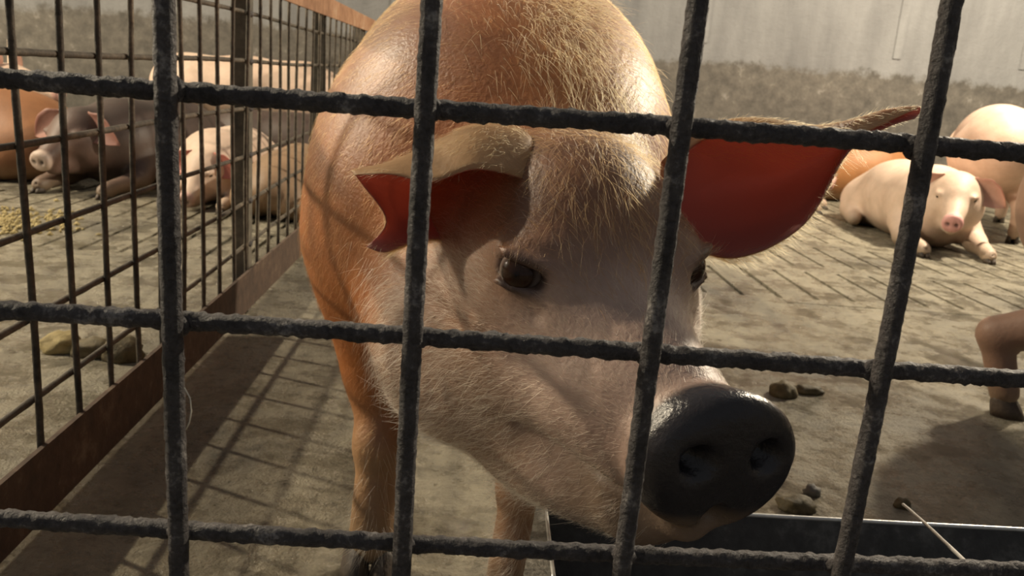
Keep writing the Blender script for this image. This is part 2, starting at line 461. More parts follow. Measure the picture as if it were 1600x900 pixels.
def ear_skin():
    m, nt, b = mat('pig_ear_skin')
    at_ = nt.nodes.new('ShaderNodeAttribute'); at_.attribute_name = 'Col'
    nt.links.new(at_.outputs['Color'], b.inputs['Base Color']); b.inputs['Roughness'].default_value = 0.55
    tr = nt.nodes.new('ShaderNodeBsdfTranslucent'); mm = mixc(nt, 1.0, at_.outputs['Color'], (1.35, 0.95, 0.95), 'MULTIPLY'); nt.links.new(mm, tr.inputs['Color'])
    mx = nt.nodes.new('ShaderNodeMixShader'); mx.inputs[0].default_value = 0.39
    out = nt.nodes['Material Output']
    nt.links.new(b.outputs[0], mx.inputs[1]); nt.links.new(tr.outputs[0], mx.inputs[2]); nt.links.new(mx.outputs[0], out.inputs['Surface'])
    n2 = geo_noise(nt, 160, 3, 0.6); bump(nt, b, n2.outputs['Fac'], 0.35, 0.002)
    return m
M['hero'] = hero_skin(); M['ear'] = ear_skin()

def sstep(x, a, b):
    t = np.clip((x-a)/(b-a), 0, 1); return t*t*(3-2*t)
def lerp3(a, b, t): return a*(1-t)[:, None] + np.asarray(b)[None]*t[:, None]
def hero_color(V):
    L = bend((V - HE) @ HR); A = np.abs(L[:, 0])
    c = np.tile(np.array([0.39, 0.138, 0.038]), (len(V), 1))
    head = sstep(L[:, 1], -0.14, -0.04)*sstep(V[:, 1], 0.50, 0.38)
    c = lerp3(c, (0.29, 0.16, 0.095), head)
    muz = sstep(L[:, 1], 0.01, 0.08)*head
    c = lerp3(c, (0.44, 0.315, 0.255), muz)
    jowl = head*sstep(L[:, 2], -0.03, -0.07)*sstep(L[:, 1], 0.10, 0.02)
    c = lerp3(c, (0.44, 0.29, 0.20), jowl)
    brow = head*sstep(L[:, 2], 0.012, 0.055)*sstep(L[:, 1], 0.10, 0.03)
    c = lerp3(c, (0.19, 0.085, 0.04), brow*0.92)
    pale = sstep(V[:, 2], 0.42, 0.54)*sstep(V[:, 0], 0.02, -0.08)*sstep(V[:, 1], 0.42, 0.50)*sstep(V[:, 1], 1.05, 0.8)  # skin highlight on the upper left shoulder, put into the colour
    c = lerp3(c, (0.46, 0.28, 0.20), pale*0.5)
    legs = sstep(V[:, 2], 0.24, 0.14)*(1-head)
    c = lerp3(c, (0.34, 0.20, 0.10), legs)
    dirty = sstep(V[:, 2], 0.12, 0.02)
    c = lerp3(c, (0.16, 0.12, 0.07), dirty*0.8)
    # dark skin round the eyes
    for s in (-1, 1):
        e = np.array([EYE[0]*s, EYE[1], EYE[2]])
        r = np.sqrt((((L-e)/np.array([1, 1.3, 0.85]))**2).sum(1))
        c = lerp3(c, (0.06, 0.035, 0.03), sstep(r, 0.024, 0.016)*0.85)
    # tear stain
    ts = np.exp(-((L[:, 1]-0.028-0.3*(-0.02-L[:, 2]))/0.008)**2)*sstep(L[:, 2], -0.008, -0.02)*sstep(L[:, 2], -0.075, -0.04)*(A > 0.05)
    c = lerp3(c, (0.16, 0.09, 0.055), np.clip(ts*0.55, 0, 1))
    disc = sstep(L[:, 1] - 0.12*(-L[:, 2]-0.045), 0.163, 0.172)*sstep(L[:, 2], -0.1, -0.088)
    c = lerp3(c, (0.026, 0.024, 0.028), disc)
    nos = sstep(np.sqrt((A-0.0250)**2+(L[:, 2]+0.035)**2), 0.014, 0.008)*sstep(L[:, 1], 0.195, 0.185)*sstep(L[:, 1], .15, .17)
    c = lerp3(c, (0.012, 0.010, 0.011), nos)
    lip = sstep(L[:, 1], 0.06, 0.14)*sstep(L[:, 2], -0.075, -0.09)
    c = lerp3(c, (0.20, 0.14, 0.09), lip*0.8)
    rough = 0.46 - 0.20*disc - 0.06*pale
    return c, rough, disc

def mesh_np(name, V, F, mats, midx=None):
    me = bpy.data.meshes.new(name)
    me.vertices.add(len(V)); me.vertices.foreach_set('co', np.ascontiguousarray(V, np.float32).ravel())
    me.loops.add(len(F)*4); me.loops.foreach_set('vertex_index', np.ascontiguousarray(F, np.int32).ravel())
    me.polygons.add(len(F)); me.polygons.foreach_set('loop_start', np.arange(len(F), dtype=np.int32)*4)
    me.polygons.foreach_set('use_smooth', np.ones(len(F), bool))
    for m in mats: me.materials.append(m)
    if midx is not None: me.polygons.foreach_set('material_index', np.ascontiguousarray(midx, np.int32))
    me.update(calc_edges=True); me.validate()
    return me
def set_col(me, c, rough=None):
    a = me.attributes.new('Col', 'FLOAT_COLOR', 'POINT')
    a.data.foreach_set('color', np.c_[c, np.ones(len(c))].astype(np.float32).ravel())
    if rough is not None:
        r = me.attributes.new('Rough', 'FLOAT', 'POINT'); r.data.foreach_set('value', np.asarray(rough, np.float32))

HERO = empty('pig', (0.04, 0.6, 0.0))
def child(o, parent):
    o.parent = parent; o.matrix_parent_inverse = Matrix.Translation(-Vector(parent.location)) if parent.rotation_euler.z == 0 else parent.matrix_world.inverted()
    return o
tag(HERO, 'large ginger pig standing behind the front grid with its dark snout lifted', 'pig')
def build_hero():
    V, F = surface(hero_fn, (-0.28, 0.08, -0.01), (0.38, 1.70, 0.80), 0.0045)
    c, rough, disc = hero_color(V)
    mi = np.zeros(len(F), int)
    Vs, Fs, Cs, Rs, Ms = [V], [F], [c], [rough], [mi]
    off = len(V)
    for rows, cen, inner in ((EAR_R, hl(0.03, -0.06, 0.01), 1), (EAR_L, hl(-0.03, -0.06, 0.01), 1)):
        v, f, side, u, vv = sheet('', rows, cen)
        n0 = np.cross(v[f[0][1]]-v[f[0][0]], v[f[0][3]]-v[f[0][0]])
        cen_w = np.mean(v, 0)
        # inner (concave) shell faces the camera
        toward = 1 if np.mean([np.dot(np.cross(v[q[1]]-v[q[0]], v[q[3]]-v[q[0]]), CAM-v[q[0]]) for q in f[::2][:200]]) > 0 else -1
        inn = (side*toward > 0)
        col = np.tile(np.array([0.52, 0.33, 0.16]), (len(v), 1))
        col[inn] = np.array([0.40, 0.16, 0.135])
        Vs.append(v); Fs.append(f+off); Cs.append(col); Rs.append(np.full(len(v), .5)); Ms.append(np.ones(len(f), int)); off += len(v)
    me = mesh_np('pig_body', np.concatenate(Vs), np.concatenate(Fs), [M['hero'], M['ear']], np.concatenate(Ms))
    set_col(me, np.concatenate(Cs), np.concatenate(Rs))
    o = link('body', me); child(o, HERO)
    return V, F, Vs, Fs
HV, HF, HVS, HFS = build_hero()

# eyes, hooves
def uvsphere(name, c, r, nu=24, nv=16):
    V = []; F = []
    r = np.broadcast_to(np.asarray(r, float), 3)
    for i in range(nv+1):
        ph = math.pi*i/nv
        for j in range(nu):
            t = 2*math.pi*j/nu
            V.append(np.asarray(c)+r*np.array([math.sin(ph)*math.cos(t), math.sin(ph)*math.sin(t), math.cos(ph)]))
    for i in range(nv):
        for j in range(nu):
            F.append((i*nu+j, (i+1)*nu+j, (i+1)*nu+(j+1) % nu, i*nu+(j+1) % nu))
    return pydata(name, V, F)
def eye_mat():
    m, nt, b = mat('pig_eye')
    tc = nt.nodes.new('ShaderNodeTexCoord'); 
    ln = nt.nodes.new('ShaderNodeVectorMath'); ln.operation = 'LENGTH'
    sep = nt.nodes.new('ShaderNodeSeparateXYZ'); cmb = nt.nodes.new('ShaderNodeCombineXYZ')
    nt.links.new(tc.outputs['Object'], sep.inputs[0]); nt.links.new(sep.outputs['X'], cmb.inputs[0]); nt.links.new(sep.outputs['Y'], cmb.inputs[1])
    nt.links.new(cmb.outputs[0], ln.inputs[0])
    r = ramp(nt, ln.outputs['Value'], [(0.0, (0.004,0.003,0.003)), (0.0055, (0.05,0.022,0.012)), (0.0118, (0.03,0.015,0.01)), (0.0135, (0.30,0.24,0.21))])
    nt.links.new(r.outputs['Color'], b.inputs['Base Color']); b.inputs['Roughness'].default_value = 0.04
    b.inputs['IOR'].default_value = 1.35
    return m
M['eye'] = eye_mat()
for s in (-1, 1):
    nl = EYN*np.array([s, 1, 1])
    c = hl(EYE[0]*s, EYE[1], EYE[2]) - HR @ nl*0.0125
    o = link('eye', uvsphere('eye', (0,0,0), 0.0165), M['eye'])
    zq = Vector((HR @ nl).tolist()).to_track_quat('Z', 'Y')
    o.matrix_world = Matrix.Translation(Vector(c.tolist())) @ zq.to_matrix().to_4x4()
    o.parent = HERO; o.matrix_parent_inverse = Matrix.Translation(-Vector(HERO.location))
M['hoof'] = rusty('hoof_horn', (0.02,0.016,0.012), (0.07,0.05,0.035), (0.13,0.10,0.07), 0.6, 80)
def hoof_mesh(scale=1.0):
    """two claws, toes to -Y, on the ground at z = 0"""
    V = []; F = []
    for s in (-1, 1):
        prof = [(0.0, 0.0), (0.004, 1.0), (0.020, 0.92), (0.036, 0.74), (0.046, 0.5)]
        base = len(V); n = 12
        for z, k in prof[1:]:
            for j in range(n):
                t = 2*math.pi*j/n
                x = 0.0135*k*math.cos(t) + s*0.0145; y = 0.030*k*math.sin(t) - 0.010 + z*0.35
                if math.sin(t) < -0.3: x += (-s)*0.004*k
                V.append((x*scale, y*scale, max(z-0.004, 0)*scale))
        m = len(prof)-1
        for i in range(m-1):
            for j in range(n):
                F.append((base+i*n+j, base+i*n+(j+1) % n, base+(i+1)*n+(j+1) % n, base+(i+1)*n+j))
        F.append(tuple(base+j for j in range(n-1, -1, -1))); F.append(tuple(base+(m-1)*n+j for j in range(n)))
    return pydata('hoof', V, F)
HOOF = hoof_mesh()
for (x, y) in ((-0.084, 0.516), (0.069, 0.446), (-0.05, 1.436), (0.17, 1.436)):
    o = link('hoof', HOOF, M['hoof'], HERO); o.location = Vector((x, y, 0)) - HERO.location; o.scale = (1.25, 1.25, 1.15)

# ------------------------------------------------------------------ hair
def hair_mat(name, col, rough=0.48, trans=0.25):
    m, nt, b = mat(name)
    nt.nodes.remove(b)
    h = nt.nodes.new('ShaderNodeBsdfHairPrincipled'); h.parametrization = 'COLOR'
    h.inputs['Color'].default_value = (*col, 1); h.inputs['Roughness'].default_value = rough; h.inputs['Radial Roughness'].default_value = 0.5
    h.inputs['Random Roughness'].default_value = 0.3
    nt.links.new(h.outputs[0], nt.nodes['Material Output'].inputs['Surface'])
    return m
def scatter(V, F, n, dens):
    """n points on the quads of (V, F), weighted by dens(centre); returns positions, normals"""
    T = np.concatenate([F[:, [0,1,2]], F[:, [0,2,3]]])
    a, b, c = V[T[:,0]], V[T[:,1]], V[T[:,2]]
    nr = np.cross(b-a, c-a); ar = np.linalg.norm(nr, axis=1)/2; cen = (a+b+c)/3
    nn = nr/np.maximum(np.linalg.norm(nr, axis=1), 1e-12)[:, None]
    w = ar*dens(cen, nn); w = np.maximum(w, 0); cw = np.cumsum(w); cw /= cw[-1]
    i = np.searchsorted(cw, RNG.random(n)); i = np.minimum(i, len(T)-1)
    r1 = np.sqrt(RNG.random(n)); r2 = RNG.random(n)
    p = a[i]*(1-r1)[:, None] + b[i]*(r1*(1-r2))[:, None] + c[i]*(r1*r2)[:, None]
    return p, nn[i]
def hair(name, p, n, comb, length, lift, radius, material, parent, k=5, curl=0.25, clump=None):
    """strands from roots p along the combed direction; parent keeps them on the animal"""
    t = comb - n*(comb*n).sum(1)[:, None]; t /= np.linalg.norm(t, axis=1)[:, None] + 1e-9
    m = len(p)
    t = t + RNG.normal(0, curl, (m, 3)); t -= n*(t*n).sum(1)[:, None]; t /= np.linalg.norm(t, axis=1)[:, None] + 1e-9
    lf = np.broadcast_to(lift, m)*(0.6+0.8*RNG.random(m)); L = length*(0.55+0.7*RNG.random(m))
    s = np.linspace(0, 1, k)[None, :, None]
    d0 = n*lf[:, None] + t
    d0 /= np.linalg.norm(d0, axis=1)[:, None]
    pos = p[:, None] + d0[:, None]*(L[:, None, None]*s) + (t-n*0.35)[:, None]*(L[:, None, None]*0.25*s*s) + np.array([0,0,-1.0])*(L[:, None, None]*0.10*s*s)
    cu = bpy.data.hair_curves.new(name)
    cu.add_curves([k]*m)
    cu.points.foreach_set('position', pos.astype(np.float32).ravel())
    ra = cu.attributes.get('radius') or cu.attributes.new('radius', 'FLOAT', 'POINT')
    rr = np.broadcast_to(radius, m)[:, None]*np.linspace(1, 0.25, k)[None]
    ra.data.foreach_set('value', rr.astype(np.float32).ravel())
    cu.materials.append(material)
    o = bpy.data.objects.new(name, cu); COL.objects.link(o)
    child(o, parent); tag(o, kind='stuff')
    return o
M['hair_gold'] = hair_mat('bristle_gold', (0.52, 0.28, 0.085))
M['hair_ginger'] = hair_mat('coat_ginger', (0.31, 0.115, 0.03))
M['hair_pale'] = hair_mat('face_hair', (0.42, 0.32, 0.22))
M['hair_cheek'] = hair_mat('cheek_hair', (0.66, 0.55, 0.40))  # pale hair, its colour brightened to look lit from the left
M['hair_dark'] = hair_mat('lash_dark', (0.05, 0.03, 0.02))

def comb_dir(P):
    """lie of the coat: backwards over the head, back and down over the trunk"""
    L = (P-HE) @ HR
    head = sstep(L[:, 1], -0.13, -0.05)*sstep(P[:, 1], 0.50, 0.40)
    back = np.tile(HR @ np.array([0, -1.0, 0.25]), (len(P), 1))
    side = HR[:, 0][None]*np.sign(L[:, 0])[:, None]*np.clip(np.abs(L[:, 0])/0.08, 0, 1)[:, None]*0.8
    dn = np.array([0, 0, -1.0])[None]*sstep(L[:, 2], 0.0, -0.08)[:, None]*1.1
    hd = back + side + dn
    bd = np.stack([np.clip((P[:, 0]-0.05)*2, -0.15, 0.15), np.full(len(P), 0.55), -0.9*np.clip(np.abs(P[:, 0]-0.05)/0.15, 0, 1)], 1)
    return bd*(1-head)[:, None] + hd*head[:, None]
def hero_hair():
    vis = lambda c, n: (((CAM-c)*n).sum(1)/np.linalg.norm(CAM-c, axis=1) > -0.35)
    def headmask(c):
        L = (c-HE) @ HR
        return sstep(L[:, 1], -0.13, -0.05)*sstep(c[:, 1], 0.50, 0.40), L
    # body coat
    def d1(c, n):
        h, L = headmask(c)
        return (1-h*(1-sstep(L[:, 2], 0.01, 0.045)))*vis(c, n)*(c[:, 1] < 1.25)*(c[:, 2] > 0.04)*(0.4+0.6*sstep(c[:, 2], 0.15, 0.3))
    p, n = scatter(HV, HF, 24000, d1)
    hair('coat_hair', p, n, comb_dir(p), 0.013, 0.24, 0.00010, M['hair_ginger'], HERO, k=4)
    # bristles along the crest of the neck and withers
    def d2(c, n):
        x = np.interp(c[:, 1], [0.33, 0.45, 0.7, 1.2], [0.105, 0.095, 0.06, 0.05])
        return np.exp(-((c[:, 0]-x)/0.055)**2)*(n[:, 2] > 0.05)*(c[:, 2] > 0.47)*sstep(c[:, 1], 0.37, 0.46)*sstep(c[:, 1], 1.15, 0.95)
    p, n = scatter(HV, HF, 4200, d2)
    cb = np.stack([0.15 + (p[:, 0]-0.07)*1.5 + RNG.normal(0, 0.16, len(p)), np.full(len(p), -1.0), np.full(len(p), -0.1)], 1)
    hair('neck_bristles', p, n, cb, 0.036, 0.55, 0.00016, M['hair_gold'], HERO, k=6, curl=0.14)
    # face
    def d3(c, n):
        h, L = headmask(c)
        bare = sstep(L[:, 1], 0.150, 0.165)
        eye = np.minimum(*[np.sqrt(((L-EYE*np.array([s, 1, 1]))**2).sum(1)) for s in (-1, 1)])
        return h*vis(c, n)*(1-bare)*(1-0.9*sstep(L[:, 2], 0.005, 0.04))*sstep(eye, 0.024, 0.032)*(0.5+0.5*sstep(L[:, 1], 0.12, 0.03))
    p, n = scatter(HV, HF, 17000, d3)
    hair('face_hair', p, n, comb_dir(p), 0.011, 0.30, 0.00010, M['hair_pale'], HERO, k=4, curl=0.3)
    # long whiskery hair on cheek and jowl
    def d4(c, n):
        h, L = headmask(c)
        return vis(c, n)*(c[:, 1] < 0.52)*sstep(L[:, 2], -0.03, -0.07)*sstep(L[:, 1], 0.11, 0.03)*sstep(L[:, 1], -0.20, -0.1)
    p, n = scatter(HV, HF, 2600, d4)
    cb = comb_dir(p); cb[:, 2] -= 0.2
    hair('cheek_hair', p, n, cb, 0.028, 0.38, 0.00014, M['hair_cheek'], HERO, k=5, curl=0.35)
    # forehead tuft
    def d5(c, n):
        h, L = headmask(c)
        return h*np.exp(-(L[:, 0]/0.045)**2)*sstep(L[:, 2], 0.03, 0.05)*(n[:, 2] > -.2)*sstep(L[:, 1], .08, .03)
    p, n = scatter(HV, HF, 600, d5)
    cb = np.tile(HR @ np.array([0, 0.15, -1.0]), (len(p), 1)) + HR[:, 0][None]*RNG.normal(0, .22, (len(p), 1))
    hair('forehead_hair', p, n, cb, 0.020, 0.35, 0.00011, M['hair_ginger'], HERO, k=5, curl=0.2)
    # ears: fine hair on the backs and rims
    for rows_v, rows_f in zip(HVS[1:], HFS[1:]):
        f = rows_f - rows_f.min()
        nv = len(rows_v)//2
        def de(c, n): return np.ones(len(c))
        p, n = scatter(rows_v, f, 5200, de)
        tip = rows_v[nv-13] - rows_v[13]
        cb = np.tile(tip, (len(p), 1)) + np.array([0, 0, -0.05])
        keep = np.ones(len(p), bool)
        # inner face stays nearly bare except near the rim
        rim = np.concatenate([rows_v[0:nv:26], rows_v[25:nv:26]])
        dr = np.min(np.linalg.norm(p[:, None]-rim[None], axis=2), 1)
        inner = ((CAM-p)*n).sum(1) > 0
        keep = (~inner) | (dr < 0.008) | (p[:, 2] > 0.50)
        hair('ear_hair', p[keep], n[keep], cb[keep], 0.0065, 0.40, 0.00010, M['hair_gold'], HERO, k=4, curl=0.35)
    # pale fringe along the lower ear rims
    for rows_v in HVS[1:]:
        nv = len(rows_v)//2
        e = rows_v[25:nv:26]; inn = rows_v[18:nv:26]
        t = RNG.random(420)*0.62*(len(e)-1) + 0.14*(len(e)-1); i = t.astype(int); f = (t-i)[:, None]
        p = e[i]*(1-f) + e[i+1]*f; d = p - (inn[i]*(1-f)+inn[i+1]*f); d /= np.linalg.norm(d, axis=1)[:, None]
        along = e[i+1]-e[i]; along /= np.linalg.norm(along, axis=1)[:, None]
        hair('ear_fringe', p, d, along, 0.017, 1.4, 0.00010, M['hair_gold'], HERO, k=5, curl=0.4)
    # lashes
    pts = []; nr = []
    for s in (-1, 1):
        for t in np.linspace(-1, 1, 26):
            q = (EYE + EYT*0.019*t + EYU*(0.0125-0.005*t*t) + EYN*0.006)*np.array([s, 1, 1])
            pts.append(hl(*q)); nr.append(HR @ (EYN*np.array([s, 1, 1])))
    pts = np.array(pts); nr = np.array(nr)/np.linalg.norm(nr, axis=1)[:, None]
    hair('lashes', pts, nr, np.tile(HR @ np.array([0, 0.2, 0.5]), (len(pts), 1)), 0.013, 1.1, 0.00013, M['hair_dark'], HERO, k=5, curl=0.2)
hero_hair()

# ------------------------------------------------------------------ setting: floor, walls
WALL_Y = 4.95
floor = box('floor', (-5.3, -1.2, -0.12), (3.6, 1.955, 0.0), M['floor']); tag(floor, kind='structure')
pit = box('floor_pit', (-5.3, 1.955, -0.60), (3.6, WALL_Y, -0.50), M['pit']); tag(pit, kind='structure')
# slotted concrete slabs behind the solid strip: every slot is a real gap
def slab_mesh(w, length, n, gap, edge):
    """slab w wide (x) and length deep (y): n beams with gaps between, closed by a cross rib at both ends"""
    bm = bmesh.new()
    def bx(x0, x1, y0, y1, z0=-0.10, z1=0.0):
        r = bmesh.ops.create_cube(bm, size=1.0)
        for v in r['verts']:
            v.co = Vector(((x0+x1)/2+v.co.x*(x1-x0), (y0+y1)/2+v.co.y*(y1-y0), (z0+z1)/2+v.co.z*(z1-z0)))
    bx(0, w, 0, edge); bx(0, w, length-edge, length)
    p = w/n
    for i in range(n):
        bx(i*p+gap/2, (i+1)*p-gap/2, edge, length-edge)
    me = bpy.data.meshes.new('floor_slab'); bm.to_mesh(me); bm.free(); me.materials.append(M['floor'])
    return me
ROW = 0.50
SLAB = slab_mesh(0.88, ROW-0.0016, 8, 0.014, 0.055)
for r in range(int((WALL_Y-1.955)/ROW)+1):
    for k in range(-6, 4):
        o = link('floor_slab', SLAB, None, floor); o.location = (k*0.8815+0.0305, 1.957+r*ROW, RNG.normal(0, 0.0006))
wall = box('wall_back', (-5.5, WALL_Y, -0.6), (3.7, WALL_Y+0.2, 3.0), M['wall']); tag(wall, kind='structure')
for x in (-2.9, -1.75, -0.55, 0.62, 1.30, 2.50, 3.3):          # shuttering ribs cast into the wall
    o = box('wall_rib', (x, WALL_Y-0.008, 0.84), (x+0.055, WALL_Y+0.02, 2.9), M['wall'], wall, 0.004)
wr = box('wall_right', (3.6, -1.2, -0.6), (3.8, WALL_Y+0.2, 3.4), M['wall']); tag(wr, kind='structure')
wl = box('wall_left', (-5.5, -1.2, -0.6), (-5.3, WALL_Y+0.2, 3.4), M['wall']); tag(wl, kind='structure')

# ------------------------------------------------------------------ front grid
grid = empty('front_grid', (0, 0, 0))
tag(grid, 'crusted dark welded bar grid closing the front of the pen', 'grid')
ZH = [0.5445+0.0966*k for k in range(3, -6, -1)]
for i, k in enumerate(range(-3, 7)):
    x = -0.1194+0.1*k
    seed = i*1.7
    pts = [(x + 0.0012*math.sin(9*z+seed), 0.0008*math.sin(13*z+seed), z) for z in np.linspace(0.02, 0.84, 420)]
    o = link('vertical_bar', tube_mesh('vertical_bar', pts, 0.0043, 14, 0.10, 330, i), M['bar'], grid)
for i, z in enumerate(ZH):
    if z < 0.03: continue
    pts = [(x, 0.0080 + 0.0008*math.sin(11*x+i), z + 0.0012*math.sin(8*x+i*2.1)) for x in np.linspace(-0.50, 0.62, 620)]
    o = link('horizontal_bar', tube_mesh('horizontal_bar', pts, 0.0040, 16, 0.26, 300, 40+i), M['bar'], grid)
# weld beads at the crossings
bead = uvsphere('weld', (0,0,0), 1.0, 10, 7)
bead.materials.append(M['bar'])
for k in range(-1, 5):
    for z in ZH[2:7]:
        o = link('weld', bead, None, grid); o.location = (-0.1194+0.1*k, 0.0045, z)
        o.scale = (0.0052+RNG.random()*0.001, 0.0036, 0.0050+RNG.random()*0.001); o.rotation_euler = (RNG.random(), RNG.random()*.4, 0)

# ------------------------------------------------------------------ side fence
FX = -0.477
fence = empty('side_fence', (FX, 2.0, 0))
tag(fence, 'rusty wire mesh fence with posts dividing the two pens at left', 'fence')
def fchild(name, me, m):
    o = link(name, me, m); child(o, fence); return o
Y1 = WALL_Y - 0.03
for k in range(-6, 40):
    y = 0.5836+0.1*k
    if not 0.06 < y < Y1: continue
    n = 60 if y < 1.6 else 14
    pts = [(FX + 0.002*math.sin(7*z+k), y + 0.0025*math.sin(9*z+2.3*k), z) for z in np.linspace(0.09, 0.70, n)]
    fchild('vertical_wire', tube_mesh('vertical_wire', pts, 0.0042 if y < 1.6 else 0.004, 8, 0.12, 120, k), M['wire'])
for i, z in enumerate((0.641, 0.545, 0.449, 0.351, 0.252, 0.156)):
    pts = [(FX-0.0075, y, z + 0.002*math.sin(5*y+i)) for y in np.linspace(0.03, Y1, 260)]
    fchild('horizontal_wire', tube_mesh('horizontal_wire', pts, 0.0042, 8, 0.14, 110, 70+i), M['wire'])
def angle_rail(name, z0, z1, m, out):
    bm = bmesh.new()
    for (x0, x1, a, b) in (((FX+0.004, FX+0.010, z0, z1-0.006), (FX+out, FX+0.010, z1-0.006, z1)) if name == 'top_rail' else ((FX+0.004, FX+0.010, z0+0.006, z1), (FX+out, FX+0.010, z0, z0+0.006))):
        r = bmesh.ops.create_cube(bm, size=1.0)
        for v in r['verts']:
            v.co = Vector(((x0+x1)/2+v.co.x*(x1-x0), (0.03+Y1)/2+v.co.y*(Y1-0.03), (a+b)/2+v.co.z*(b-a)))
    me = bpy.data.meshes.new(name); bm.to_mesh(me); bm.free()
    return fchild(name, me, m)
angle_rail('bottom_rail', 0.022, 0.107, M['rail'], -0.045)
angle_rail('top_rail', 0.690, 0.745, M['toprail'], -0.045)
for y in (0.63-0.87, 1.505, 2.375, 3.245, 4.115):
    if y < 0: continue
    o = box('post', (FX-0.034, y, 0.0), (FX-0.002, y+0.036, 0.742), M['post'], None, 0.003); child(o, fence)
    for z in (0.641, 0.545, 0.449, 0.351, 0.252, 0.156):
        w = link('weld', bead, None); w.location = (FX-0.003, y+0.018, z); w.scale = (0.006, 0.012, 0.007); child(w, fence)

# ------------------------------------------------------------------ feed trough
LIPD = 0.73
a = at(848, 783, LIPD); b = at(1600, 832, LIPD)
TZ = 0.5*(a[2]+b[2]); TY = LIPD+CAM[1]; TX = a[0]
trough = empty('feed_trough', (TX+0.6, 0.15, 0))
tag(trough, 'low steel feed trough with a bright worn rim under the snout', 'trough')
def tchild(name, v, f, m, th=0.002):
    me = pydata(name, v, f, False); o = link(name, me, m); child(o, trough)
    md = o.modifiers.new('thick', 'SOLIDIFY'); md.thickness = th; md.offset = 0
    return o
XE = TX+1.3
tchild('back_plate', [(TX,TY,TZ),(XE,TY,TZ),(XE,TY-0.05,0.06),(TX,TY-0.05,0.06)], [(0,1,2,3)], M['steel'])
tchild('bottom_plate', [(TX,TY-0.05,0.06),(XE,TY-0.05,0.06),(XE,0.05,0.06),(TX,0.05,0.06)], [(0,1,2,3)], M['steel'])
tchild('front_plate', [(TX,0.05,0.06),(XE,0.05,0.06),(XE,0.025,0.19),(TX,0.025,0.19)], [(0,1,2,3)], M['steel'])
tchild('end_plate', [(TX,TY,TZ),(TX,TY-0.05,0.06),(TX,0.05,0.06),(TX,0.025,0.19),(TX,0.10,TZ-0.03)], [(0,1,2,3,4)], M['steel'], 0.003)
rim = tube_mesh('rim', line((TX,TY,TZ),(XE,TY,TZ),40), 0.0022, 8, 0.08, 60, 3)
o = link('rim', rim, M['lip']); child(o, trough)
rim = tube_mesh('rim', [(TX,TY,TZ),(TX,0.10,TZ-0.03),(TX,0.025,0.19)], 0.0022, 8)
o = link('rim', rim, M['lip']); child(o, trough)
for x in (TX+0.03, XE-0.03):
    o = box('foot', (x, TY-0.06, 0.0), (x+0.03, TY-0.045, 0.10), M['steel']); child(o, trough)
    o = box('foot', (x, 0.045, 0.0), (x+0.03, 0.06, 0.10), M['steel']); child(o, trough)
fl = [at(838,790,.728), at(852,793,.722), at(865,905,.58), at(817,905,.58)]
tchild('end_flange', fl, [(0,1,2,3)], M['flange'], 0.003)
o = link('rim', tube_mesh('rim', line(fl[1], fl[2], 20), 0.0021, 8, 0.1, 200, 8), M['lip']); child(o, trough)
# loose wire end poking over the rim
w0 = at(1411, 788, 0.70); w1 = at(1422, 797, 0.68); w2 = at(1450, 822, 0.60); w3 = at(1515, 884, 0.42); w4 = at(1525, 893, 0.40)
wp = []
for p, q in ((w0,w1),(w1,w2),(w2,w3),(w3,w4)):
    wp += line(p, q, 8)[:-1]
wp.append(w4)
wo = link('loose_wire', tube_mesh('loose_wire', wp, 0.0013, 8, 0.15, 300, 5), M['lip'])
tag(wo, 'bright bent wire end poking up over the trough rim at lower right', 'wire')

# ------------------------------------------------------------------ the other pigs
def head_sdf(L):
    """background pig head; L local: x lateral, y forward, z up, origin between the eyes"""
    A = np.abs(L[:, 0]); S = np.stack([A, L[:, 1], L[:, 2]], 1)
    h = ell(L, (0, -0.055, 0.0), (0.092, 0.12, 0.090))
    h = smin(h, cone(L, (0, 0.02, -0.015), (0, 0.150, -0.045), 0.066, 0.040), 0.03)
    h = smin(h, ell(S, (0.060, -0.055, -0.070), (0.068, 0.095, 0.088)), 0.045)
    h = smin(h, cone(L, (0, -0.02, -0.110), (0, 0.125, -0.095), 0.066, 0.028), 0.03)
    disc = smax(ell(L, (0, 0.175, -0.047), (0.045, 0.030, 0.043)), L[:, 1]-0.192, 0.008)
    h = smin(h, disc, 0.012)
    h = smax(h, -ell(S, (0.017, 0.195, -0.047), (0.009, 0.016, 0.010)), 0.005)
    h = smax(h, -ell(S, (0.080, 0.020, 0.012), (0.016, 0.016, 0.008)), 0.008)
    h = smin(h, ell(S, (0.070, 0.022, 0.026), (0.020, 0.024, 0.010)), 0.015)
    return h, S
